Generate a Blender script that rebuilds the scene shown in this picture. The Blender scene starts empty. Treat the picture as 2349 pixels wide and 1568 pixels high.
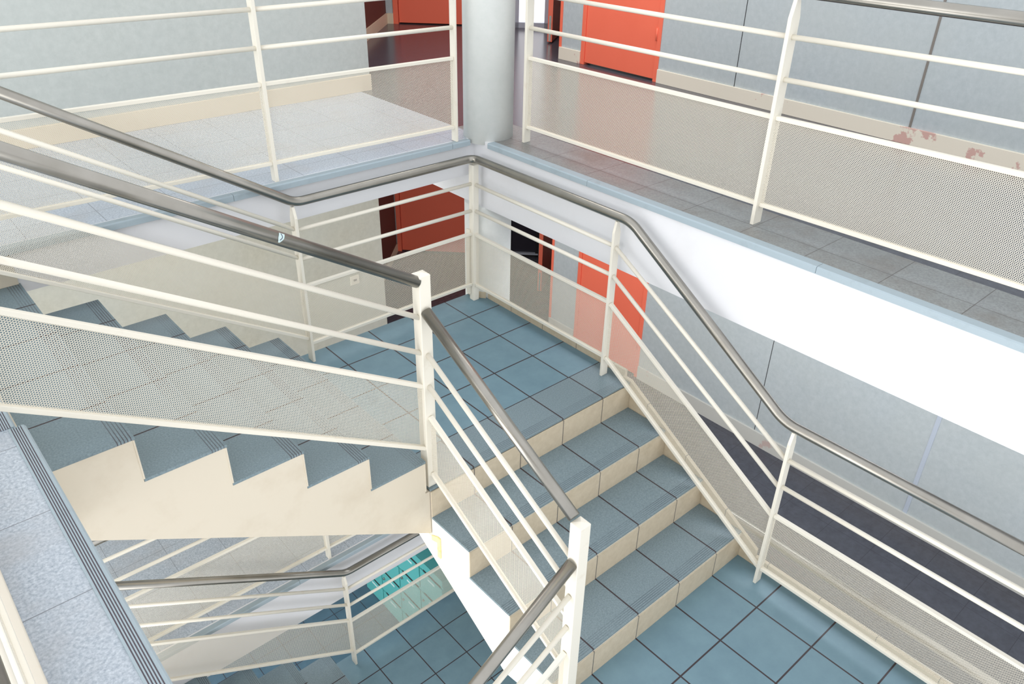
import bpy, bmesh, math, random
from mathutils import Vector, Matrix
random.seed(7)
SC = bpy.context.scene
COL = SC.collection

# ------------------------------------------------------------------ dimensions (metres)
ZU = 1.05            # upper floor
HH = 2.72            # storey height
ZL = ZU - HH         # lower floor
ZG = ZL - HH         # floor below that
ZL0 = -0.668         # lower landing of the stairs
R1, R2 = 0.167, 0.175
YN, G1 = 1.10, 0.2814     # first nosing and going of the flight that runs along y
XN, G2 = 1.1711, 0.2797   # first nosing and going of the flight that runs along x
CX, CY, CR = -0.356, -0.305, 0.152   # round column
XI, YI = 1.155, 1.098     # faces of the open well
XB, YB = -0.245, -0.3075    # faces of the slab edges

# ------------------------------------------------------------------ materials
def new_mat(name):
    m = bpy.data.materials.new(name); m.use_nodes = True
    nt = m.node_tree; b = nt.nodes['Principled BSDF']
    return m, nt, b

def nd(nt, t, **kw):
    n = nt.nodes.new(t)
    for k, v in kw.items():
        if k == 'op': n.operation = v
        else: setattr(n, k, v)
    return n

def mth(nt, op, a, b=None, c=None):
    n = nt.nodes.new('ShaderNodeMath'); n.operation = op
    for i, v in enumerate((a, b, c)):
        if v is None: continue
        if isinstance(v, (int, float)): n.inputs[i].default_value = v
        else: nt.links.new(v, n.inputs[i])
    return n.outputs[0]

def mixc(nt, f, a, b):
    n = nt.nodes.new('ShaderNodeMix'); n.data_type = 'RGBA'
    for i, v in ((0, f), (6, a), (7, b)):
        if isinstance(v, (int, float)): n.inputs[i].default_value = v
        elif isinstance(v, tuple): n.inputs[i].default_value = (*v, 1)
        else: nt.links.new(v, n.inputs[i])
    return n.outputs[2]

def pos(nt):
    g = nt.nodes.new('ShaderNodeNewGeometry')
    s = nt.nodes.new('ShaderNodeSeparateXYZ'); nt.links.new(g.outputs['Position'], s.inputs[0])
    return g.outputs['Position'], s.outputs

def noise(nt, vec, scale, detail=3.0, rough=0.55):
    n = nt.nodes.new('ShaderNodeTexNoise'); n.inputs['Scale'].default_value = scale
    n.inputs['Detail'].default_value = detail; n.inputs['Roughness'].default_value = rough
    nt.links.new(vec, n.inputs['Vector'])
    return n.outputs['Fac']

def ramp01(nt, x, lo, hi):
    n = nt.nodes.new('ShaderNodeMapRange'); n.inputs[1].default_value = lo; n.inputs[2].default_value = hi
    nt.links.new(x, n.inputs[0]); return n.outputs[0]

def lin(r, g, b):
    f = lambda c: ((c/255+0.055)/1.055)**2.4 if c > 10 else c/255/12.92
    return (f(r), f(g), f(b))

def speck(name, base, dark, scale=60, rough=0.5, blotch=None, spec=0.4, detail=4.0, coarse=3.0):
    """a mottled surface: fine grain of two tones, plus broad uneven wear"""
    m, nt, b = new_mat(name); P, s = pos(nt)
    f = ramp01(nt, noise(nt, P, scale, detail, 0.6), 0.3, 0.7)
    c = mixc(nt, f, dark, base)
    if blotch:
        f2 = ramp01(nt, noise(nt, P, coarse, 4, 0.6), 0.45, 0.75)
        c = mixc(nt, mth(nt, 'MULTIPLY', f2, 0.6), c, blotch)
    nt.links.new(c, b.inputs['Base Color']); b.inputs['Roughness'].default_value = rough
    b.inputs['Specular IOR Level'].default_value = spec
    return m

def linemask(nt, v, off, pitch, w):
    f = mth(nt, 'FRACT', mth(nt, 'DIVIDE', mth(nt, 'SUBTRACT', v, off), pitch))
    d = mth(nt, 'MULTIPLY', mth(nt, 'MINIMUM', f, mth(nt, 'SUBTRACT', 1.0, f)), pitch)
    return mth(nt, 'LESS_THAN', d, w/2)

def tiles(name, base, dark, joint, ax, grain=90, rough=0.45, w=0.006, groove=None, var=0.10, spec=0.5, stain=None):
    """tile grid laid by position; ax = list of (axis, offset, pitch); groove = (axis, sign, nosing offset, going, colour)"""
    m, nt, b = new_mat(name); P, s = pos(nt)
    f = ramp01(nt, noise(nt, P, grain, 5, 0.65), 0.3, 0.7)
    c = mixc(nt, f, dark, base)
    cell = nt.nodes.new('ShaderNodeCombineXYZ')
    mk = None
    for i, (a, off, pitch) in enumerate(ax):
        k = mth(nt, 'FLOOR', mth(nt, 'DIVIDE', mth(nt, 'SUBTRACT', s['XYZ'.index(a)], off), pitch))
        nt.links.new(k, cell.inputs[i])
        q = linemask(nt, s['XYZ'.index(a)], off, pitch, w)
        mk = q if mk is None else mth(nt, 'MAXIMUM', mk, q)
    wn = nt.nodes.new('ShaderNodeTexWhiteNoise'); nt.links.new(cell.outputs[0], wn.inputs['Vector'])
    c = mixc(nt, mth(nt, 'MULTIPLY', wn.outputs['Value'], var), c, dark)
    if stain:
        c = mixc(nt, mth(nt, 'MULTIPLY', ramp01(nt, noise(nt, P, 4, 5, 0.6), 0.5, 0.75), 0.5), c, stain)
    if groove:
        a, sg, off, going, gc = groove
        d = mth(nt, 'MULTIPLY', mth(nt, 'FRACT', mth(nt, 'DIVIDE', mth(nt, 'MULTIPLY', mth(nt, 'SUBTRACT', s['XYZ'.index(a)], off), sg), going)), going)
        g = mth(nt, 'FRACT', mth(nt, 'DIVIDE', mth(nt, 'SUBTRACT', d, 0.010), 0.0105))
        gm = mth(nt, 'MULTIPLY', mth(nt, 'LESS_THAN', g, 0.32), mth(nt, 'MULTIPLY', mth(nt, 'GREATER_THAN', d, 0.010), mth(nt, 'LESS_THAN', d, 0.060)))
        wear = ramp01(nt, noise(nt, P, 2.2, 2, 0.5), 0.35, 0.6)
        c = mixc(nt, mth(nt, 'MULTIPLY', gm, mth(nt, 'ADD', 0.25, mth(nt, 'MULTIPLY', wear, 0.65))), c, gc)
    c = mixc(nt, mk, c, joint)
    nt.links.new(c, b.inputs['Base Color']); b.inputs['Roughness'].default_value = rough
    b.inputs['Specular IOR Level'].default_value = spec
    return m

def paint(name, col, rough=0.4, grime=None, spec=0.5, scale=9, amt=0.5, lo=0.55, hi=0.8):
    m, nt, b = new_mat(name)
    if grime:
        P, s = pos(nt)
        f = mth(nt, 'MULTIPLY', ramp01(nt, noise(nt, P, scale, 5, 0.65), lo, hi), amt)
        nt.links.new(mixc(nt, f, col, grime), b.inputs['Base Color'])
    else:
        b.inputs['Base Color'].default_value = (*col, 1)
    b.inputs['Roughness'].default_value = rough; b.inputs['Specular IOR Level'].default_value = spec
    return m

WHITE = lin(232, 227, 214)
M = {}
M['white'] = paint('white_enamel', WHITE, 0.38, lin(196, 170, 140), 0.5, 14, 0.35, 0.62, 0.85)
M['beam'] = paint('white_wall_paint', lin(226, 227, 231), 0.7, lin(208, 206, 206), 0.3, 2.5, 0.35)
M['cream'] = paint('cream_paint', lin(212, 203, 186), 0.55, lin(188, 174, 152), 0.4, 4, 0.5, 0.5, 0.8)
M['cream_white'] = paint('white_render', lin(240, 236, 226), 0.6, lin(222, 214, 198), 0.3, 3, 0.4)
M['riser'] = tiles('cream_tile', lin(212, 198, 174), lin(198, 183, 158), lin(104, 97, 92), [('X', 0.0, 0.30)], 30, 0.35, 0.0052, var=0.25)
M['riser_y'] = tiles('cream_tile_side', lin(212, 198, 174), lin(198, 183, 158), lin(120, 112, 104), [('Y', 0.06, 0.295)], 30, 0.35, 0.004, var=0.25)
BL, BD, JT = lin(112, 143, 156), lin(102, 132, 146), lin(50, 38, 43)
M['landing_tile'] = tiles('blue_tile_landing', BL, BD, JT, [('X', 0.0056, 0.2946), ('Y', -0.0561, 0.3003)], 8, 0.42, 0.008)
M['low_landing_tile'] = tiles('blue_tile_lower_landing', BL, BD, JT, [('X', 0.0, 0.30), ('Y', 2.221, 0.304)], 8, 0.42, 0.008)
M['tread_y'] = tiles('speckled_blue_tread_tile', lin(132, 150, 157), lin(100, 118, 126), JT, [('X', 0.0, 0.30)], 160, 0.45, 0.0078, ('Y', -1, YN, G1, lin(78, 92, 102)))
M['tread_x'] = tiles('speckled_blue_tread_tile_upper', lin(132, 150, 157), lin(100, 118, 126), JT, [('Y', -0.06, 0.30)], 160, 0.45, 0.0072, ('X', 1, XN, G2, lin(66, 62, 70)))
M['ground_tile'] = tiles('dark_blue_ground_tile', lin(84, 112, 128), lin(74, 100, 116), JT, [('X', 0.0, 0.30), ('Y', 0.05, 0.30)], 8, 0.3, 0.006)
M['stone'] = tiles('light_granite_tile', lin(204, 212, 221), lin(142, 154, 168), lin(120, 124, 132), [('X', 2.21, 0.331), ('Y', 1.518, 0.3335)], 120, 0.4, 0.0025, var=0.12, stain=lin(172, 172, 174))
M['stone_worn'] = tiles('worn_granite_tile', lin(152, 156, 156), lin(120, 123, 124), lin(84, 78, 76), [('X', -0.41, 0.331), ('Y', 1.245, 0.3315)], 110, 0.4, 0.003, var=0.2, stain=lin(110, 98, 86))
M['lino'] = tiles('charcoal_lino', lin(84, 86, 96), lin(70, 71, 80), lin(58, 58, 66), [('X', -0.62, 0.33), ('Y', 0.1, 0.33)], 20, 0.22, 0.003, var=0.15, spec=0.6)
def wall_mat(name, a, c):
    m, nt, b = new_mat(name); P, s = pos(nt)
    f = ramp01(nt, noise(nt, P, 26, 6, 0.7), 0.3, 0.7)
    f2 = ramp01(nt, noise(nt, P, 2.2, 3, 0.5), 0.3, 0.7)
    nt.links.new(mixc(nt, mth(nt, 'MULTIPLY', f2, 0.35), mixc(nt, f, a, c), lin(190, 196, 194)), b.inputs['Base Color'])
    b.inputs['Roughness'].default_value = 0.75; b.inputs['Specular IOR Level'].default_value = 0.25
    return m
M['wall_l'] = wall_mat('left_lit_wall_covering', lin(184, 190, 186), lin(198, 203, 199))  # same covering as the right wall, with the left side's lighting tint in its colour
M['wall_l2'] = wall_mat('cream_grey_wall_covering', lin(180, 178, 164), lin(194, 192, 178))
M['skirt_grey'] = paint('grey_white_skirting', lin(206, 206, 200), 0.45, lin(196, 158, 152), 0.4, 4.0, 0.6, 0.62, 0.66)
M['wall'] = wall_mat('grey_mottled_wall_covering', lin(176, 186, 190), lin(192, 200, 204))
M['wall_dark'] = paint('shaded_maroon_wall', lin(104, 62, 56), 0.7, lin(80, 48, 44), 0.3, 3, 0.4)  # shade and red bounce from the doors are put into this wall colour
M['column'] = wall_mat('pale_concrete', lin(236, 240, 237), lin(243, 245, 243))
M['skirt'] = paint('cream_skirting', lin(234, 226, 210), 0.45, lin(206, 160, 152), 0.4, 4.0, 0.85, 0.585, 0.61)
M['skirt_l'] = paint('cream_skirting_clean', lin(222, 208, 184), 0.5, lin(204, 186, 160), 0.4, 5, 0.4)
M['kerb'] = paint('cream_kerb', lin(212, 205, 192), 0.55, lin(205, 170, 128), 0.4, 12, 0.6, 0.62, 0.72)
M['red'] = paint('orange_red_paint', (0.96, 0.195, 0.115), 0.45, (0.92, 0.175, 0.10), 0.4, 2, 0.6)
M['nose'] = paint('blue_grey_nosing', lin(160, 175, 184), 0.5, lin(138, 150, 156), 0.4, 12, 0.5)
M['groove'] = paint('dark_groove', lin(112, 98, 106), 0.8)
M['dark'] = paint('dark_gap', lin(28, 26, 30), 0.8)
M['teal'] = paint('turquoise_steel', lin(88, 170, 168), 0.35, lin(80, 160, 158), 0.5, 3, 0.5)
M['label'] = paint('paper_label', lin(196, 216, 216), 0.6)
M['plastic'] = paint('ivory_plastic', lin(226, 220, 204), 0.4)
M['yellow'] = paint('yellowed_paint', lin(248, 228, 160), 0.5, lin(250, 205, 90), 0.4, 30, 0.7, 0.5, 0.7)
M['navy'] = paint('navy_print', lin(40, 42, 80), 0.5)
M['strip'] = paint('pale_cover_strip', lin(186, 196, 210), 0.5)
M['strip_dark'] = paint('brown_cover_strip', lin(128, 122, 116), 0.6)
M['darkglass'] = paint('dark_door_glass', lin(36, 33, 46), 0.12, spec=0.6)
m, nt, b = new_mat('brushed_steel'); P, s = pos(nt)
f = ramp01(nt, noise(nt, P, 6, 4, 0.6), 0.3, 0.75)
nt.links.new(mixc(nt, f, lin(146, 143, 136), lin(162, 159, 153)), b.inputs['Base Color'])
b.inputs['Metallic'].default_value = 1.0; b.inputs['Roughness'].default_value = 0.30
M['steel'] = m
m, nt, b = new_mat('daylit_pane'); b.inputs['Base Color'].default_value = (0.9, 0.92, 0.95, 1); b.inputs['Roughness'].default_value = 0.2
b.inputs['Emission Color'].default_value = (0.93, 0.96, 1.0, 1); b.inputs['Emission Strength'].default_value = 0.9
M['pane'] = m
# perforated sheet: round holes in a staggered grid, UV in metres
m, nt, b = new_mat('perforated_white_sheet')
P, s = pos(nt)
f = mth(nt, 'MULTIPLY', ramp01(nt, noise(nt, P, 5, 5, 0.65), 0.6, 0.85), 0.35)
nt.links.new(mixc(nt, f, lin(232, 225, 209), lin(196, 172, 142)), b.inputs['Base Color']); b.inputs['Roughness'].default_value = 0.4
uv = nt.nodes.new('ShaderNodeUVMap'); uv.uv_map = 'UVMap'
sx = nt.nodes.new('ShaderNodeSeparateXYZ'); nt.links.new(uv.outputs[0], sx.inputs[0])
PITCH = 0.0074
def lat(o):
    a = mth(nt, 'SUBTRACT', mth(nt, 'FRACT', mth(nt, 'ADD', mth(nt, 'DIVIDE', sx.outputs[0], PITCH), o)), 0.5)
    c = mth(nt, 'MULTIPLY', mth(nt, 'SUBTRACT', mth(nt, 'FRACT', mth(nt, 'ADD', mth(nt, 'DIVIDE', sx.outputs[1], PITCH*1.7320508), o)), 0.5), 1.7320508)
    return mth(nt, 'ADD', mth(nt, 'MULTIPLY', a, a), mth(nt, 'MULTIPLY', c, c))
hole = mth(nt, 'LESS_THAN', mth(nt, 'MINIMUM', lat(0.0), lat(0.5)), 0.41**2)
tr = nt.nodes.new('ShaderNodeBsdfTransparent'); mx = nt.nodes.new('ShaderNodeMixShader')
nt.links.new(hole, mx.inputs[0]); nt.links.new(b.outputs[0], mx.inputs[1]); nt.links.new(tr.outputs[0], mx.inputs[2])
nt.links.new(mx.outputs[0], nt.nodes['Material Output'].inputs['Surface'])
M['perf'] = m

# ------------------------------------------------------------------ mesh helpers
class MB:
    def __init__(self): self.bm = bmesh.new(); self.smooth = False
    def box(self, x0, x1, y0, y1, z0, z1):
        v = [self.bm.verts.new(p) for p in ((x0,y0,z0),(x1,y0,z0),(x1,y1,z0),(x0,y1,z0),(x0,y0,z1),(x1,y0,z1),(x1,y1,z1),(x0,y1,z1))]
        for f in ((0,3,2,1),(4,5,6,7),(0,1,5,4),(1,2,6,5),(2,3,7,6),(3,0,4,7)): self.bm.faces.new([v[i] for i in f])
        return self
    def prism(self, pts, axis, a0, a1):
        """polygon pts in the two other axes (x,z)->axis y, (y,z)->axis x, (x,y)->axis z"""
        def mk(p, a):
            return {'y': (p[0], a, p[1]), 'x': (a, p[0], p[1]), 'z': (p[0], p[1], a)}[axis]
        A = [self.bm.verts.new(mk(p, a0)) for p in pts]; B = [self.bm.verts.new(mk(p, a1)) for p in pts]
        n = len(pts)
        self.bm.faces.new(A); self.bm.faces.new(B[::-1])
        for i in range(n): self.bm.faces.new((A[i], B[i], B[(i+1) % n], A[(i+1) % n]))
        return self
    def obar(self, p, q, w, h):
        """rectangular bar from p to q: w across (horizontal), h upright"""
        p, q = Vector(p), Vector(q); d = (q-p).normalized()
        s = d.cross(Vector((0,0,1)));  s = Vector((1,0,0)) if s.length < 1e-4 else s.normalized()
        u = s.cross(d).normalized()
        v = [self.bm.verts.new(e + s*(a*w/2) + u*(c*h/2)) for e in (p, q) for a, c in ((-1,-1),(1,-1),(1,1),(-1,1))]
        for f in ((0,1,2,3),(7,6,5,4),(0,4,5,1),(1,5,6,2),(2,6,7,3),(3,7,4,0)): self.bm.faces.new([v[i] for i in f])
        return self
    def tube(self, path, r, seg=20, cap=True):
        path = [Vector(p) for p in path]; rings = []
        t0 = (path[1]-path[0]).normalized()
        n = t0.cross(Vector((0,0,1)));  n = Vector((1,0,0)) if n.length < 1e-4 else n.normalized()
        for i, p in enumerate(path):
            t = (path[min(i+1, len(path)-1)] - path[max(i-1, 0)]).normalized()
            n = (n - t*n.dot(t)).normalized(); bb = t.cross(n)
            k = 1.0
            rings.append([self.bm.verts.new(p + (n*math.cos(a) + bb*math.sin(a))*r*k) for a in [2*math.pi*j/seg for j in range(seg)]])
        for a, c in zip(rings, rings[1:]):
            for j in range(seg): self.bm.faces.new((a[j], a[(j+1) % seg], c[(j+1) % seg], c[j]))
        if cap: self.bm.faces.new(rings[0][::-1]); self.bm.faces.new(rings[-1])
        self.smooth = True
        return self
    def build(self, name, mat, parent=None, bevel=0.0, origin=None):
        bm = self.bm
        bmesh.ops.recalc_face_normals(bm, faces=bm.faces)
        if parent is not None:
            o0 = parent_world(parent)
        elif origin is not None: o0 = Vector(origin)
        else:
            xs = [v.co for v in bm.verts]
            lo = [min(c[i] for c in xs) for i in range(3)]; hi = [max(c[i] for c in xs) for i in range(3)]
            o0 = Vector(((lo[0]+hi[0])/2, (lo[1]+hi[1])/2, lo[2]))
        bmesh.ops.translate(bm, verts=bm.verts, vec=-o0)
        me = bpy.data.meshes.new(name); bm.to_mesh(me); bm.free()
        if self.smooth:
            for p in me.polygons: p.use_smooth = len(p.vertices) == 4
        o = bpy.data.objects.new(name, me); COL.objects.link(o); me.materials.append(mat)
        if parent is not None: o.parent = parent
        else: o.location = o0
        if bevel:
            b = o.modifiers.new('edge', 'BEVEL'); b.width = bevel; b.segments = 2; b.limit_method = 'ANGLE'
        return o

def parent_world(o):
    v = Vector((0, 0, 0))
    while o is not None: v += o.location; o = o.parent
    return v

def tag(o, label=None, cat=None, group=None, kind=None):
    for k, v in (('label', label), ('category', cat), ('group', group), ('kind', kind)):
        if v: o[k] = v
    return o

def thing(name, loc, label, cat, group=None, kind=None):
    o = bpy.data.objects.new(name, None); o.empty_display_size = 0.1; COL.objects.link(o); o.location = loc
    return tag(o, label, cat, group, kind)

def copy_thing(root, dz, label, group=None):
    def rec(o, par):
        c = o.copy(); COL.objects.link(c)
        if par is not None: c.parent = par
        for ch in kids.get(o.name, []): rec(ch, c)
        return c
    kids = {}
    for o in list(COL.objects):
        if o.parent is not None: kids.setdefault(o.parent.name, []).append(o)
    c = rec(root, None); c.location.z += dz; c['label'] = label
    if group: c['group'] = group
    return c

def struct(o, label=None, cat=None): return tag(o, label, cat, None, 'structure')

def fillet(pts, rad, n=10):
    """polyline with rounded corners"""
    pts = [Vector(p) for p in pts]; out = [pts[0]]
    rads = rad if isinstance(rad, (list, tuple)) else [rad]*(len(pts)-2)
    for i in range(1, len(pts)-1):
        a, b, c = pts[i-1], pts[i], pts[i+1]; u = (a-b).normalized(); v = (c-b).normalized()
        ang = u.angle(v); t = rads[i-1]/math.tan(ang/2)
        p0, p1 = b+u*t, b+v*t
        cen = b + (u+v).normalized()*(rads[i-1]/math.sin(ang/2))
        for k in range(n+1):
            s = k/n; w0 = (p0-cen); w1 = (p1-cen); th = w0.angle(w1)
            out.append(cen + (w0*math.sin((1-s)*th) + w1*math.sin(s*th))/math.sin(th))
    out.append(pts[-1]); return out

def panel(parent, p, q, z0p, z1p, z0q, z1q, margin=0.0):
    """perforated sheet 1.5 mm thick between plan points p and q; lower/upper heights at each end; UV in metres"""
    bm = bmesh.new(); p = Vector((*p, 0)); q = Vector((*q, 0)); d = (q-p).normalized(); n = Vector((-d.y, d.x, 0))*0.0003
    L = (q-p).length; sl = math.atan2(z0q-z0p, L)
    c = [(p, z0p), (q, z0q), (q, z1q), (p, z1p)]
    uvl = bm.loops.layers.uv.new('UVMap'); o0 = parent_world(parent)
    vs = [[bm.verts.new(Vector((a.x, a.y, z)) + n*sg - o0) for a, z in c] for sg in (-1, 1)]
    for k, idx in ((0, (0,1,2,3)), (1, (3,2,1,0))): bm.faces.new([vs[k][i] for i in idx])
    for i in range(4): bm.faces.new((vs[0][i], vs[1][i], vs[1][(i+1) % 4], vs[0][(i+1) % 4]))
    for f in bm.faces:
        for l in f.loops:
            w = l.vert.co + o0; du = (Vector((w.x, w.y, 0))-p).dot(d); dz = w.z - z0p
            l[uvl].uv = (du*math.cos(sl) + dz*math.sin(sl), -du*math.sin(sl) + dz*math.cos(sl))
    bmesh.ops.recalc_face_normals(bm, faces=bm.faces)
    me = bpy.data.meshes.new('mesh_panel'); bm.to_mesh(me); bm.free(); me.materials.append(M['perf'])
    o = bpy.data.objects.new('mesh_panel', me); COL.objects.link(o); o.parent = parent
    o['label'] = 'perforated white sheet'
    return o

BAR, HR = 0.0112, 0.0243
def bars(parent, p, q, hp, hq, sheet=True):
    """two round bars, panel edge bars and the perforated sheet; hp/hq = (bar, bar, panel top, panel bottom) heights at ends"""
    for a, c in list(zip(hp, hq))[:2]:
        MB().tube([(*p, a), (*q, c)], BAR, 14).build('rail_bar', M['white'], parent)
    for a, c in list(zip(hp, hq))[2:]:
        MB().obar((*p, a), (*q, c), 0.022, 0.018).build('panel_edge_bar', M['white'], parent, 0.002)
    if sheet:
        panel(parent, p, q, hp[3], hp[2], hq[3], hq[2])

def flat_post(parent, x0, x1, y0, y1, z0, z1, tip=0.06, keep=0.36):
    """flat steel bar whose wide sides taper to a blunt point under the handrail"""
    b = MB()
    if (x1-x0) > (y1-y0):
        w = x1-x0; c = (x0+x1)/2; k = w*keep/2
        b.prism([(x0, z0), (x1, z0), (x1, z1-tip), (c+k, z1), (c-k, z1), (x0, z1-tip)], 'y', y0, y1)
    else:
        w = y1-y0; c = (y0+y1)/2; k = w*keep/2
        b.prism([(y0, z0), (y1, z0), (y1, z1-tip), (c+k, z1), (c-k, z1), (y0, z1-tip)], 'x', x0, x1)
    return b.build('post', M['white'], parent, 0.0015)

def newel(parent, x0, x1, y0, y1, z0, z1, cap=0.008):
    b = MB(); b.box(x0, x1, y0, y1, z0, z1-cap); bm = b.bm
    top = [v for v in bm.verts if abs(v.co.z-(z1-cap)) < 1e-6]
    f = [f for f in bm.faces if all(v in top for v in f.verts)][0]
    bmesh.ops.poke(bm, faces=[f])
    for v in bm.verts:
        if abs(v.co.z-(z1-cap)) < 1e-6 and v not in top: v.co.z = z1
    return b.build('newel_post', M['white'], parent, 0.003)

# ------------------------------------------------------------------ setting: slabs, walls, column
def slab(name, mat, boxes, label, cat='floor'):
    b = MB()
    for x in boxes: b.box(*x)
    return struct(b.build(name, mat), label, cat)

def storey(z, up):
    """walkways, walls and skirting of one storey; z = floor level"""
    n = 'upper' if up else 'lower'
    w = 'upper' if up else 'lower'
    xw = -2.27 if up else -2.335                         # face of the right hand wall
    top = z + (2.6 if up else HH-0.43)
    slab('floor_%s_left' % n, M['stone'], [(-0.30, 4.6, -1.68, -0.33, z-0.20, z)], 'light granite tiled floor of the %s walkway beside the left wall' % w)
    if up:
        slab('floor_upper_right', M['stone_worn'], [(-0.62, -0.29, -0.29, 3.9, z-0.20, z), (-0.62, -0.30, -0.55, -0.29, z-0.20, z)], 'worn grey tile band under the upper railing on the right', 'floor')
        slab('floor_upper_corridor', M['lino'], [(-2.45, -0.62, -0.55, 3.9, z-0.20, z), (-4.9, -0.30, -5.6, -0.55, z-0.20, z), (-0.30, 0.6, -5.6, -1.68, z-0.20, z), (-4.9, -2.45, -0.55, 0.0, z-0.2, z)], 'dark glossy lino floor of the upper corridor')
    else:
        slab('floor_lower_corridor', M['lino'], [(-2.45, -0.29, -0.29, 3.9, z-0.20, z), (-4.9, -0.30, -5.6, -0.29, z-0.20, z), (-0.30, 0.6, -5.6, -1.68, z-0.20, z), (-4.9, -2.45, -0.29, 0.0, z-0.2, z)], 'charcoal lino floor of the lower storey')
    # slab edges facing the well
    struct(MB().box(XB-0.30, XB, -2.6, 3.9, z-0.42, z-0.201).box(-0.2899, XB, -0.3074, 3.9, z-0.201, z).build('beam_%s_right' % n, M['beam']), 'white slab edge of the %s floor running to the right of the column' % w, 'beam')
    if up:
        pass
    struct(MB().box(XB+0.0005, 2.58, YB-0.25, YB, z-(0.222 if up else 0.412), z-0.2005).box(-0.2995, 2.58, -0.3295, YB, z-0.2005, z).build('beam_%s_left' % n, M['beam']), 'white slab edge of the %s floor running to the left of the column' % w, 'beam')
    # walls
    struct(MB().box(-0.385, 4.6, -1.78, -1.68, z, top).build('wall_%s_left' % n, M['wall_l' if up else 'wall_l2']), 'grey mottled wall behind the %s left walkway' % w, 'wall')
    struct(MB().box(-0.39, 4.6, -1.68, -1.665, z, z+0.112).build('baseboard_%s_left' % n, M['skirt_l'], bevel=0.002), 'cream skirting along the %s left wall' % w, 'baseboard')
    d0, d1 = (-1.395, -0.568) if up else (-1.317, -0.462)
    e = -1.628 if up else -1.655
    struct(MB().box(xw-0.12, xw, e, d0, z, top).box(xw-0.12, xw, d1, 3.9, z, top).box(xw-0.12, xw, d0, d1, z+2.1 if up else top-0.05, top).build('wall_%s_right' % n, M['wall']), 'grey mottled panelled wall right of the column on the %s storey' % w, 'wall')
    struct(MB().box(xw-0.01, xw+0.015, d1+0.002, 3.9, z, z+0.10 if up else z+0.135).box(xw-0.01, xw+0.015, e-0.02, d0-0.002, z, z+0.10 if up else z+0.135).build('baseboard_%s_right' % n, M['skirt' if up else 'skirt_grey'], bevel=0.002), 'chipped cream skirting along the %s right wall' % w, 'baseboard')
    # panel joints of the right wall
    if up:
        struct(MB().box(xw-0.002, xw+0.004, 1.399, 1.413, z+0.10, top).build('trim_1', M['strip_dark']), 'brown cover strip on the upper right wall', 'trim')
        struct(MB().box(xw-0.002, xw+0.001, 0.126, 0.131, z+0.10, top).build('trim_2', M['dark']), 'thin dark panel joint on the upper right wall', 'trim')
    else:
        struct(MB().box(xw-0.002, xw+0.004, 2.088, 2.118, z+0.135, top).build('trim_3', M['strip']), 'pale cover strip on the lower right wall', 'trim')
        struct(MB().box(xw-0.002, xw+0.001, 0.811, 0.816, z+0.135, top).build('trim_4', M['dark']), 'thin dark panel joint on the lower right wall', 'trim')
    # orange red door in the right wall
    t = thing('door_1' if up else 'door_2', (xw, (d0+d1)/2, z), 'orange-red door in the grey right wall of the %s storey' % w, 'door', None, 'structure')
    dz = 2.1 if up else top-z-0.05
    MB().box(xw-0.05, xw+0.006, d0, d0+0.04, z, z+dz).box(xw-0.05, xw+0.006, d1-0.04, d1, z, z+dz).box(xw-0.05, xw+0.006, d0, d1, z+dz-0.04, z+dz).build('door_frame', M['red'], t, 0.002)
    MB().box(xw-0.05, xw-0.004, d0+0.042, d1-0.042, z+0.018, z+dz-0.042).build('door_leaf', M['red'], t, 0.002)
    for hz in (0.30, 1.0):
        MB().tube([(xw+0.008, d1-0.041, z+hz), (xw+0.008, d1-0.041, z+hz+0.09)], 0.007, 10).build('hinge', M['red'], t)
    # diagonal end of the corridor: wall, double door, glazing
    o = 0.7071
    if up: C1, cL, f0, l0, l1, l2, g0 = (-2.03, -3.93), 6.0, 0.0, 0.0, 0, 0, 0
    c = Vector((-2.02, -3.94, 0)) if up else Vector((-2.19, -4.27, 0))
    u = Vector((-o, o, 0)); nrm = Vector((o, o, 0))
    def dg(b, s0, s1, z0, z1, t0, t1):
        """box on the diagonal plane: s along it, t out of it"""
        p = [c+u*s0+nrm*t0, c+u*s1+nrm*t0, c+u*s1+nrm*t1, c+u*s0+nrm*t1]
        b.prism([(q.x, q.y) for q in p], 'z', z0, z1); return b
    s_l, s_f, s_mid, s_end, g_end = (0.075, 0.125, 1.30, 1.30, 1.66) if up else (0.012, 0.062, 1.36, 1.36, 1.76)
    struct(dg(dg(MB(), -0.10, s_l, z, top, -0.12, 0), g_end, 4.2, z, top, -0.12, 0).build('wall_%s_corridor_end' % n, M['wall']), 'grey wall sliver beside the red end door of the %s corridor' % w, 'wall')
    struct(dg(MB(), 0.0, s_l, z, z+0.10, 0, 0.015).build('baseboard_%s_corridor_end' % n, M['skirt_l']), 'cream skirting piece beside the red end door of the %s corridor' % w, 'baseboard')
    t = thing('door_3' if up else 'door_4', tuple(c+u*0.8+Vector((0,0,z))), 'dark red door at the end of the %s corridor, left of the column' % w, 'door', None, 'structure')
    dh = 2.1 if up else top-z-0.02
    dg(dg(MB(), s_l, s_f, z, z+dh, -0.08, 0.01), s_end-0.05, s_end, z, z+dh, -0.08, 0.01).build('door_frame', M['red'], t)
    dg(MB(), s_f+0.006, s_mid-0.053, z+0.012, z+dh, -0.07, -0.01).build('door_leaf', M['red'], t)
    # corridor side wall, its shade and red door bounce painted as maroon
    q = Vector((o, o, 0)); nn = Vector((-o, o, 0))
    def ds(b, s0, s1, z0, z1, t0, t1):
        p = [c+q*s0+nn*t0, c+q*s1+nn*t0, c+q*s1+nn*t1, c+q*s0+nn*t1]
        b.prism([(w_.x, w_.y) for w_ in p], 'z', z0, z1); return b
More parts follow.
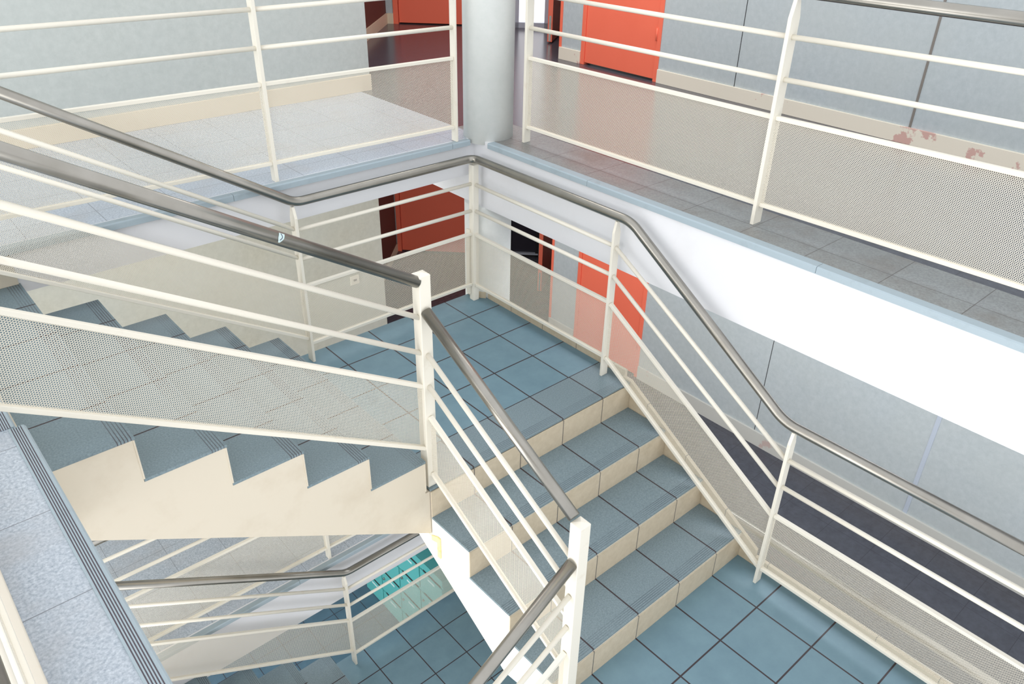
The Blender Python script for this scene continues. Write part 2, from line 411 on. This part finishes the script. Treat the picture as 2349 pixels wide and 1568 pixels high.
    struct(ds(MB(), 0.0, 3.1, z, top, -0.12, 0.0).build('wall_%s_corridor_side' % n, M['wall_dark']), 'maroon-shaded side wall of the %s corridor beside the red end door' % w, 'wall')
    struct(ds(MB(), 0.0, 3.1, z, z+0.10, 0.0, 0.015).build('baseboard_%s_corridor_side' % n, M['skirt_l']), 'cream skirting of the maroon-shaded wall in the %s corridor' % w, 'baseboard')
    # glazed screen right of the double door
    wdw = thing('window_1' if up else 'window_2', tuple(c+u*2.6+Vector((0,0,z))), ('bright glazed door at the end of the upper corridor, right of the column' if up else 'dark glazed door at the end of the lower corridor, right of the column'), 'window', None, 'structure')
    gk = 0.10 if up else 0.09
    dg(dg(dg(MB(), s_end, s_end+0.06, z, z+dh, -0.06, 0.01), g_end-0.04, g_end-0.001, z, z+dh, -0.06, 0.01), s_end, g_end-0.001, z, z+0.05 if up else z+0.03, -0.06, 0.01).build('window_frame', M['strip'] if up else M['dark'], wdw)
    dg(MB(), s_end+0.06, g_end-0.03, z+0.05 if up else z+0.03, z+dh, -0.04, -0.03).build('glass_pane', M['pane'] if up else M['darkglass'], wdw)
    if not up:
        dg(MB(), s_end+0.05, g_end-0.005, z+0.03, z+0.05, -0.03, 0.012).build('bottom_rail', M['strip'], wdw)
    # open red door beside the end of the right wall
    t = thing('door_5' if up else 'door_6', (xw-0.4, e-0.5, z), 'red door standing open beside the end of the %s right wall' % w, 'door', None, 'structure')
    MB().box(xw-0.10, xw+0.004, e-0.03, e-0.001, z, top).build('door_frame', M['red'], t)
    a, h = (Vector((-2.655, -2.21, 0)), Vector((-3.28, -2.66, 0))) if up else (Vector((-2.80, -2.36, 0)), Vector((-3.42, -2.76, 0)))
    d = (h-a).normalized(); nn2 = Vector((-d.y, d.x, 0))
    p = [a, h, h-nn2*0.045, a-nn2*0.045] if True else None
    MB().prism([(w_.x, w_.y) for w_ in p], 'z', z+0.012, z+dh).build('door_leaf', M['red'], t, 0.002)
    ep = a-d*0.0015; p = [ep-nn2*0.012, ep-nn2*0.032, ep-nn2*0.032-d*0.002, ep-nn2*0.012-d*0.002]
    MB().prism([(w_.x, w_.y) for w_ in p], 'z', z+0.02, z+0.24).build('edge_bolt', M['steel'], t)
    # closing walls of the dark room behind the open door
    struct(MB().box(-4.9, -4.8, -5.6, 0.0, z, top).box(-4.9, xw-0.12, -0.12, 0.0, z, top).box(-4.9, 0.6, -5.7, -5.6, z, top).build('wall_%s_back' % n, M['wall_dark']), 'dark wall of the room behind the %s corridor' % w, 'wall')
    if up:
        struct(MB().box(-4.9, -0.7, -5.6, -0.3, top, top+0.1).box(-0.7, 0.6, -5.6, -1.7, top, top+0.1).build('ceiling', M['beam']), 'white ceiling of the upper corridor', 'ceiling')
    # column
    b = MB(); b.tube([(CX, CY, z-(0.0205 if up else 0.0)), (CX, CY, z+(3.0 if up else HH-0.42))], CR, 64)
    struct(b.build('column_%s' % n, M['column']), 'round pale concrete column on the %s storey' % w, 'column')

storey(ZU, True)
storey(ZL, False)
slab('floor_near', M['stone'], [(2.60, 4.6, -0.329, 4.6, ZU-0.20, ZU)], 'light granite tiled floor at the top of the stairs')
struct(MB().box(2.585, 2.85, YB, 4.6, ZU-0.42, ZU-0.2005).box(2.585, 2.5995, YB, 4.6, ZU-0.2005, ZU-0.03).build('beam_near', M['cream']), 'slab edge below the ribbed nosing of the near floor', 'beam')
slab('floor_ground', M['ground_tile'], [(-5, 4.6, -5.6, 4.6, ZG-0.1, ZG)], 'dark blue tiled floor far below the stairs')
struct(MB().box(-5, 4.6, -3.3, -3.2, ZG, ZL-0.22).build('wall_ground_back', M['wall']), 'grey wall behind the lockers on the ground floor', 'wall')

# ------------------------------------------------------------------ ribbed and plain nosing strips
def ribbed(name, x0, x1, y0, y1, label):
    """blue-grey nosing with five grooves running along y; x0 is the free edge"""
    t = thing(name, (x0, y0, ZU), label, 'nosing')
    w = x1-x0; n = 5; prof = [(x0+0.004, ZU-0.034), (x0, ZU-0.026), (x0, ZU-0.004), (x0+0.005, ZU+0.003)]
    g0 = x0+0.012; st = (w-0.016)/n
    for k in range(n):
        a = g0+k*st
        prof += [(a, ZU+0.004), (a+0.0008, ZU+0.0005), (a+st*0.42, ZU+0.0005), (a+st*0.42+0.0008, ZU+0.004)]
    prof += [(x1-0.001, ZU+0.004), (x1, ZU-0.004), (x0+0.012, ZU-0.006), (x0+0.012, ZU-0.034)]
    MB().prism(prof, 'y', y0, y1).build('nosing_profile', M['nose'], t)
    for k in range(n):
        a = g0+k*st
        MB().box(a+0.0006, a+st*0.42+0.0004, y0+0.001, y1-0.001, ZU-0.003, ZU+0.0012).build('groove_insert', M['groove'], t)
    return t
ribbed('nosing_strip', 2.558, 2.604, YI-0.006, 4.2, 'ribbed blue-grey nosing along the near granite floor above the open well')
ribbed('nosing_strip', 2.582, 2.628, YB+0.01, YI-0.012, 'short ribbed nosing on the top step of the upper flight')
def plain_nosing(axis, a0, a1, e, z, inn, label, gap=None):
    """thin blue-grey edge strip; e = free edge, inn = inner edge"""
    b = MB(); s = 1 if inn > e else -1
    pr = [(e, z-0.03), (e, z-0.003), (e+s*0.005, z+0.003), (inn, z+0.003), (inn, z+0.0005), (e+s*0.012, z+0.0005), (e+s*0.012, z-0.03)]
    if gap is None: gap = []
    cuts = [a0]+gap+[a1]
    for p, q in zip(cuts, cuts[1:]):
        if axis == 'y': b.prism(pr, 'y', p+0.0008, q-0.0008)     # runs along y, profile in x,z
        else: b.prism(pr, 'x', p+0.0008, q-0.0008)               # runs along x, profile in y,z
    return tag(b.build('nosing_strip', M['nose'], bevel=0.001), label, 'nosing')
plain_nosing('y', -0.165, 3.9, -0.232, ZU, -0.285, 'plain blue-grey nosing along the worn tile band right of the column', [0.66, 2.0])
plain_nosing('x', -0.195, 2.57, -0.277, ZU, -0.318, 'plain blue-grey nosing along the upper left walkway edge', [-0.06, 1.3])
plain_nosing('x', -0.195, 2.57, -0.277, ZL, -0.318, 'plain blue-grey nosing along the lower left walkway edge', [0.1, 1.3])

# ------------------------------------------------------------------ stairs
def tread(parent, x0, x1, y0, y1, z, mat):
    return MB().box(x0, x1, y0, y1, z-0.012, z).build('tread', mat, parent, 0.0015)

def make_upper_flight():
    t = thing('stair_flight', (XN, 0.4, 0), 'upper flight of speckled blue steps with a cream sawtooth side, rising beneath the near floor', 'stairs')
    y0, y1 = -0.306, YI
    body = []
    for k in range(5):
        x = XN+G2*k+0.008; z = R2*(k+1)-0.0122
        body += [(x, R2*k-0.0122), (x, z)]
    body += [(2.582, R2*5-0.0122), (2.582, 0.60), (XI+0.001, -0.275), (XI+0.001, -0.0125)]
    MB().prism(body, 'y', y0+0.002, y1-0.0015).build('stringer', M['cream'], t)
    for k in range(5):
        x = XN+G2*k
        tread(t, x, x+G2+0.007, y0, y1, R2*(k+1), M['tread_x'])
        MB().box(x+0.003, x+0.0085, y0+0.001, y1+0.0005, R2*k+0.0005, R2*(k+1)-0.0125).build('riser', M['cream'], t)
    MB().box(2.575, 2.581, y0+0.001, y1-0.01, R2*5+0.0005, ZU-0.036).build('riser', M['cream'], t)
    MB().box(XN+G2*4+0.006, 2.58, y0-0.001, y0+0.010, R2*5+0.0005, ZU-0.04).build('side_upstand', M['cream'], t)
    return t
upper_flight = make_upper_flight()

def make_lower_flight():
    t = thing('stair_flight', (0.45, YN, ZL0), 'lower flight of four wide speckled blue steps with cream tiled risers', 'stairs')
    x0, x1 = -0.227, XI
    # solid sawtooth body with its sloping underside
    body = [(0.93, -0.334), (0.93, -0.3015), (YN-0.001, -0.3015), (YN-0.001, -0.02), (YN+0.0015, -0.02)]
    for k in range(1, 4):
        y = YN+G1*(k-1)+0.0015
        body += [(y, -R1*(k-1)-0.0125), (y, -R1*k-0.0125)]
    body += [(YN+G1*3+0.0015, -R1*3-0.0125), (YN+G1*3+0.0015, -0.70), (1.642, -0.753), (1.399, -0.61), (0.981, -0.365)]
    MB().prism(body, 'x', x0, x1-0.002).build('stringer', M['cream_white'], t)
    for k in range(1, 4):
        tread(t, x0+0.001, x1, YN+G1*(k-1)+0.003, YN+G1*k, -R1*k, M['tread_y'])
    for k in range(4):
        y = YN+G1*k
        MB().box(x0+0.001, x1-0.0005, y+0.002, y+0.0076, -R1*(k+1)+0.0005, -R1*k-0.0125).build('riser', M['riser'], t)
    # cream tiled skirting up the outer side
    pts = [(1.9, -0.80), (1.04, -0.299),  (1.041, 0.012), (1.10, 0.010)] + [(2.045, -0.566), (2.045, -0.80)]
    MB().prism(pts, 'x', x0-0.022, x0-0.0005).build('side_skirting', M['riser_y'], t)
    return t
lower_flight = make_lower_flight()

def make_landing():
    t = thing('stair_landing', (0.45, 0.4, -0.3), 'blue tiled corner landing between the two flights', 'landing')
    x0, x1, y0 = -0.25, XI, -0.31
    a0 = math.degrees(math.asin((y0-CY)/(CR+0.004))); a1 = math.degrees(math.acos((x0-CX)/(CR+0.004)))
    cut = [(CX+(CR+0.004)*math.cos(math.radians(a1+(a0-a1)*k/14)), CY+(CR+0.004)*math.sin(math.radians(a1+(a0-a1)*k/14))) for k in range(15)]
    MB().prism(cut+[(x1-0.002, y0), (x1-0.002, YN-0.002), (x0, YN-0.002)], 'z', -0.30, -0.0125).build('landing_slab', M['cream'], t)
    MB().prism(cut+[(XN+0.01, y0-0.001), (XN+0.01, 0.845), (x0+0.001, 0.845)], 'z', -0.012, 0).build('tile_floor', M['landing_tile'], t)
    MB().box(x0+0.001, x1, 0.845, YN, -0.012, 0).build('step_edge_tiles', M['tread_y'], t, 0.0015)
    arc = lambda r, a0, a1, n=14: [(CX+r*math.cos(math.radians(a0+(a1-a0)*k/n)), CY+r*math.sin(math.radians(a0+(a1-a0)*k/n))) for k in range(n+1)]
    i_, o_ = arc(CR+0.004, -2, 46), arc(CR+0.016, -2, 46)
    MB().prism(i_+o_[::-1], 'z', -0.012, 0.040).build('corner_upstand', M['riser_y'], t)
    MB().box(x0-0.02, x0, -0.175, 1.04, -0.012, 0.040).build('edge_upstand', M['riser_y'], t, 0.002)
    return t
landing = make_landing()

def make_low_landing():
    t = thing('stair_landing', (0.45, 2.6, ZL0-0.25), 'large blue tiled landing at the foot of the wide steps', 'landing')
    x0, x1, y0 = -0.227, XI, YN+G1*3+0.0076
    MB().box(x0, x1-0.002, y0+0.008, 3.5, ZL0-0.25, ZL0-0.0125).build('landing_slab', M['cream'], t)
    MB().box(x0, x1+0.01, y0, 3.5, ZL0-0.012, ZL0).build('tile_floor', M['low_landing_tile'], t)
    MB().box(x0-0.022, x0, 2.046, 3.5, ZL0-0.012, ZL0+0.062).build('edge_upstand', M['riser_y'], t, 0.002)
    return t
make_low_landing()
copy_thing(upper_flight, -HH, 'flight of blue steps one storey below, cut off by the bottom edge')
copy_thing(landing, -HH, 'blue tiled landing one storey below, seen past the white stringer')

# ------------------------------------------------------------------ railings
def outer_railing():
    t = thing('stair_railing', (-0.17, -0.22, 0), 'long bent handrail railing round the outer side of the landing and both flights', 'railing')
    # posts
    flat_post(t, 1.0125, 1.0285, -0.262, -0.206, 0, 0.938)
    newel(t, -0.198, -0.154, -0.248, -0.204, 0, 0.922, 0.002)
    MB().tube([(-0.176, -0.226, 0.918), (-0.176, -0.226, 0.945)], 0.007, 12).build('handrail_pin', M['white'], t)
    MB().box(-0.153, -0.140, -0.262, -0.232, 0.045, 0.50).build('end_plate', M['white'], t, 0.001)
    flat_post(t, -0.196, -0.148, 0.938, 0.953, 0, 0.932)
    flat_post(t, -0.173, -0.125, 2.113, 2.129, ZL0, 0.292)
    # upper flight side
    sl = 0.62; xa, xe = 1.0285, 2.66; f = lambda h: h+sl*(xe-1.02)
    hp = (0.815, 0.652, 0.488, 0.150); bars(t, (xa, -0.232), (xe, -0.232), hp, tuple(f(h) for h in hp))
    MB().box(2.66, 2.676, -0.262, -0.206, ZU, 1.99).build('post', M['white'], t, 0.0015)
    # landing, two level runs
    bars(t, (1.0125, -0.228), (-0.154, -0.228), (0.808, 0.638, 0.475, 0.116), (0.800, 0.625, 0.472, 0.116))
    bars(t, (-0.176, -0.204), (-0.172, 0.938), (0.795, 0.624, 0.466, 0.114), (0.792, 0.624, 0.462, 0.118))
    # wide steps
    bars(t, (-0.170, 0.953), (-0.150, 2.113), (0.789, 0.624, 0.458, 0.117), (0.130, -0.040, -0.218, -0.575))
    # lower landing
    bars(t, (-0.148, 2.129), (-0.148, 3.5), (0.134, -0.026, -0.208, -0.570), (0.140, -0.020, -0.200, -0.566))
    MB().box(-0.173, -0.125, 3.5, 3.516, ZL0, 0.29).build('post', M['white'], t, 0.0015)
    # handrail
    hz = 0.957
    path = fillet([(2.72, -0.234, hz+0.013+sl*(2.72-1.0)), (1.005, -0.234, hz), (-0.176, -0.228, hz), (-0.170, 1.035, hz+0.002), (-0.150, 2.066, 0.317), (-0.148, 3.6, 0.317)], [0.16, 0.055, 0.20, 0.22])
    MB().tube(path, HR, 28).build('handrail', M['steel'], t)
    return t
outer = outer_railing()
oc = copy_thing(outer, -HH-0.012, 'bent handrail railing one storey below, seen under the cream stringer of the upper flight')

t = thing('stair_railing', (1.9, 1.065, 0), 'railing on the well side of the upper flight with the thick handrail crossing in front', 'railing')
sl = 0.617; x0, x1 = 1.150, 2.70; ln = lambda h, x: h+sl*(x-1.16)
hp = tuple(ln(h, x0) for h in (0.900, 0.731, 0.565, 0.229)); hq = tuple(ln(h, x1) for h in (0.900, 0.731, 0.565, 0.229))
bars(t, (x0, 1.066), (x1, 1.066), hp, hq)
MB().tube([(1.150, 1.066, ln(1.061, 1.150)), (2.75, 1.066, ln(1.061, 2.75))], HR, 28).build('handrail', M['steel'], t)
MB().box(2.70, 2.716, 1.038, 1.094, ZU, 1.99).build('post', M['white'], t, 0.0015)

t = thing('stair_railing', (1.124, 1.5, 0), 'railing with two square white newel posts on the well side of the wide steps', 'railing')
newel(t, 1.097, 1.152, 1.030, 1.085, 0, 1.088)
newel(t, 1.084, 1.139, 1.963, 2.018, ZL0, 0.432)
sl = -0.55; y0, y1 = 1.085, 1.963; ln = lambda h, y: h+sl*(y-1.105)
H4 = (0.704, 0.545, 0.383, 0.065)
bars(t, (1.126, y0), (1.118, y1), tuple(ln(h, y0) for h in H4), tuple(ln(h, y1) for h in H4))
MB().tube([(1.126, y0, ln(0.909, y0)), (1.118, y1, ln(0.909, y1))], HR, 28).build('handrail', M['steel'], t)

t = thing('stair_railing', (1.6, 1.99, ZL0), 'railing falling away from the front newel post into the well at the bottom edge', 'railing')
x0, x1 = 1.139, 2.5
bars(t, (x0, 1.99), (x1, 1.99), (0.060, -0.118, -0.275, -0.60), tuple(h-0.55*(x1-x0) for h in (0.060, -0.118, -0.275, -0.60)))
MB().tube([(x0, 1.99, 0.236), (x1, 1.99, 0.236-0.63*(x1-x0))], HR, 28).build('handrail', M['steel'], t)

def left_rail():
    t = thing('walkway_railing', (1.04, -0.34, ZU), 'white railing along the upper left walkway in front of the grey wall', 'railing')
    flat_post(t, 1.030, 1.050, -0.368, -0.322, ZU, ZU+0.975)
    flat_post(t, -0.116, -0.102, -0.342, -0.294, ZU+0.0035, ZU+0.975)
    flat_post(t, 3.20, 3.215, -0.376, -0.330, ZU, ZU+0.975)
    hp = tuple(ZU+h for h in (0.826, 0.655, 0.488, 0.096))
    hq = tuple(ZU+h for h in (0.823, 0.642, 0.478, 0.088))
    bars(t, (1.030, -0.340), (-0.102, -0.318), hp, hq)
    bars(t, (3.20, -0.353), (1.050, -0.342), tuple(h+0.026 for h in hp), hp)
    MB().tube([(3.4, -0.353, ZU+1.0), (-0.09, -0.318, ZU+1.0)], HR, 28).build('handrail', M['steel'], t)
    return t
oc.location.x -= 0.02
lr = left_rail()
copy_thing(lr, -HH, 'white railing along the lower left walkway, seen under the upper flight')

def right_rail():
    t = thing('walkway_railing', (-0.44, 1.55, ZU), 'white railing on the worn tile band right of the column', 'railing')
    flat_post(t, -0.466, -0.415, -0.060, -0.042, ZU, ZU+0.975)
    flat_post(t, -0.478, -0.414, 1.545, 1.563, ZU, ZU+0.985, 0.08)
    hp = tuple(ZU+h for h in (0.822, 0.645, 0.484, 0.092)); hq = tuple(ZU+h for h in (0.830, 0.658, 0.495, 0.095))
    bars(t, (-0.44, -0.042), (-0.446, 1.545), hp, hq)
    bars(t, (-0.446, 1.563), (-0.44, 3.2), hq, tuple(h+0.03 for h in hq))
    MB().tube([(-0.44, -0.07, ZU+1.0), (-0.446, 1.55, ZU+1.005), (-0.44, 3.4, ZU+1.015)], HR, 28).build('handrail', M['steel'], t)
    return t
rr = right_rail()
copy_thing(rr, -HH, 'white railing on the lower floor, glimpsed through the mesh beside the large landing')

t = thing('walkway_railing', (2.774, 2.6, ZU), 'railing standing on the cream kerb at the near floor edge, bottom left corner', 'railing')
hp = tuple(ZU+h for h in (0.825, 0.65, 0.485, 0.11))
bars(t, (2.774, 1.2), (2.774, 3.9), hp, hp)
MB().box(2.766, 2.782, 1.17, 1.20, ZU+0.0355, ZU+0.97).build('post', M['white'], t, 0.0015)
MB().tube([(2.774, 1.16, ZU+1.0), (2.774, 4.0, ZU+1.0)], HR, 28).build('handrail', M['steel'], t)
tag(MB().box(2.747, 2.80, 1.15, 4.2, ZU-0.0, ZU+0.035).build('kerb_strip', M['kerb'], bevel=0.003), 'cream stained kerb strip under the railing on the near granite floor', 'kerb')

# ------------------------------------------------------------------ small things
t = thing('wall_socket', (-0.108, -1.68, -0.40), 'square ivory socket plate on the lower left wall behind the landing railing', 'socket')
MB().box(-0.148, -0.068, -1.681, -1.668, -0.442, -0.364).build('cover_plate', M['plastic'], t, 0.003)
MB().box(-0.122, -0.094, -1.669, -1.6665, -0.412, -0.394).build('socket_opening', M['strip_dark'], t)

xx = 1.70; zz = ln2 = 1.061+0.617*(xx-1.16)
t = thing('sticker', (xx, 1.09, zz), 'torn white sticker with a dark arc on the thick near handrail', 'sticker')
def on_tube(du, ang, r):
    d = Vector((1, 0, 0.617)).normalized(); c = Vector((xx, 1.066, zz)) + d*du
    s = Vector((0, 1, 0)); u = d.cross(s)*-1
    if u.z < 0: u = -u
    return c + (s*math.cos(ang) + u*math.sin(ang))*r
bm = MB(); A = [[bm.bm.verts.new(on_tube(0.004*(8-j)/8-0.002+(-0.011+0.022*i/4)*min(1, 0.25+j/5), math.radians(-22+10*j), HR+0.0006)) for i in range(5)] for j in range(9)]
for j, (ra, rb) in enumerate(zip(A, A[1:])):
    for i in range(4):
        bm.bm.faces.new((ra[i], ra[i+1], rb[i+1], rb[i]))
bm.build('paper', M['label'], t)
MB().tube([on_tube(0.002-0.006*math.sin(k/8*math.pi), math.radians(0+6.5*k), HR+0.0011) for k in range(9)], 0.0011, 8).build('printed_arc', M['navy'], t)

t = thing('yellow_patch', (XI+0.004, 1.16, -0.30), 'small yellowed bracket on the white stringer under the upper flight', 'patch')  # yellow stain patch on the stringer, built as thin raised plates
MB().box(XI-0.001, XI+0.006, 1.145, 1.168, -0.39, -0.262).build('patch_plate', M['yellow'], t, 0.001)
MB().prism([(1.10, -0.285), (1.146, -0.262), (1.146, -0.300), (1.10, -0.315)], 'x', XI-0.001, XI+0.005).build('patch_arm', M['yellow'], t, 0.001)

# turquoise locker bank on the ground floor
LX = -0.164
t = thing('locker_bank', (LX-0.23, -1.43, ZG), 'turquoise steel locker bank with label slots on the floor far below', 'lockers')
ys = [-2.145, -1.79, -1.435, -1.07, -0.705]; zs = [-4.385, -4.113, -3.802, -3.490, -3.180]
MB().box(LX-0.46, LX-0.012, ys[0], ys[-1], ZG, -3.09).box(LX-0.012, LX, ys[0], ys[-1], -3.176, -3.09).build('cabinet_body', M['teal'], t, 0.003)
for j in range(4):
    for i in range(4):
        a, c = ys[j]+0.008, ys[j+1]-0.008; z0, z1 = zs[i]+0.006, zs[i+1]-0.028
        d = MB().box(LX-0.012, LX, a, c, z0, z1).build('locker_door', M['teal'], t, 0.002)
        MB().box(LX-0.0118, LX-0.004, a+0.05, c-0.03, z1+0.002, zs[i+1]-0.003).build('finger_gap', M['dark'], d)
        MB().box(LX-0.001, LX+0.003, a+0.13, a+0.235, z1-0.055, z1-0.035).build('label_holder', M['label'], d)
        MB().tube([(LX-0.001, a+0.045, z1-0.085), (LX+0.014, a+0.045, z1-0.085)], 0.012, 14).build('lock_knob', M['steel'], d)

# ------------------------------------------------------------------ light
w = bpy.data.worlds.new('World'); SC.world = w; w.use_nodes = True
bg = w.node_tree.nodes['Background']; bg.inputs[0].default_value = (0.965, 0.98, 1.0, 1); bg.inputs[1].default_value = 1.4
def area(name, loc, tgt, sx, sy, power, col):
    d = bpy.data.lights.new(name, 'AREA'); d.shape = 'RECTANGLE'; d.size = sx; d.size_y = sy; d.energy = power; d.color = col
    o = bpy.data.objects.new(name, d); COL.objects.link(o); o.location = loc
    v = Vector(tgt)-Vector(loc); o.rotation_euler = v.to_track_quat('-Z', 'Y').to_euler(); return o
area('window_daylight', (6.5, 0.8, -0.8), (0, 0.8, -0.9), 6.0, 8.0, 430, (1.0, 0.985, 0.96))
area('fill_right', (-1.4, 1.2, ZU-0.45), (-1.4, 1.2, -3), 1.0, 3.0, 30, (0.95, 0.97, 1.0))  # added fill under the slab, brightens the lower right wall; no fitting modelled
area('fill_left', (0.6, -1.0, ZU-0.24), (0.6, -1.0, -3), 2.4, 0.5, 7, (1.0, 0.96, 0.88))  # weak warm fill, added to lift the lower left wall
area('corridor_fill_upper', (-1.3, -1.3, ZU+2.5), (-1.5, -1.3, -3), 1.2, 1.2, 38, (1.0, 0.97, 0.93))  # unseen light added to brighten the upper red doors
area('corridor_fill_lower', (-1.5, -1.6, ZU-0.45), (-1.6, -1.7, -3), 1.2, 1.2, 16, (1.0, 0.97, 0.93))  # extra fill put in for the red doors of the lower corridor
area('fill_ground', (1.2, -1.6, ZL-0.26), (0.6, -1.6, -8), 1.6, 0.8, 15, (1.0, 1.0, 1.0))  # invented light over the lockers, there only to brighten them

# ------------------------------------------------------------------ camera
cam = bpy.data.cameras.new('Camera'); co = bpy.data.objects.new('Camera', cam); COL.objects.link(co); SC.camera = co
cam.sensor_fit = 'HORIZONTAL'; cam.sensor_width = 36.0; cam.lens = CAMF = 1810.799*36.0/2349
cam.clip_start = 0.01
R = [[-0.7520577, 0.658824, 0.0189766], [0.3286793, 0.3998377, -0.8556282], [-0.571296, -0.6372446, -0.5172429]]
mw = Matrix.Identity(4)
for i in range(3):
    mw[i][0] = R[0][i]; mw[i][1] = -R[1][i]; mw[i][2] = -R[2][i]; mw[i][3] = ((2.7271, 3.39556, 2.47252))[i]
co.matrix_world = mw

SC.cycles.transparent_max_bounces = 24
SC.cycles.max_bounces = 8
vs = SC.view_settings
vs.view_transform = 'Standard'; vs.look = 'None'; vs.exposure = 0.1; vs.gamma = 1.0; vs.use_curve_mapping = False
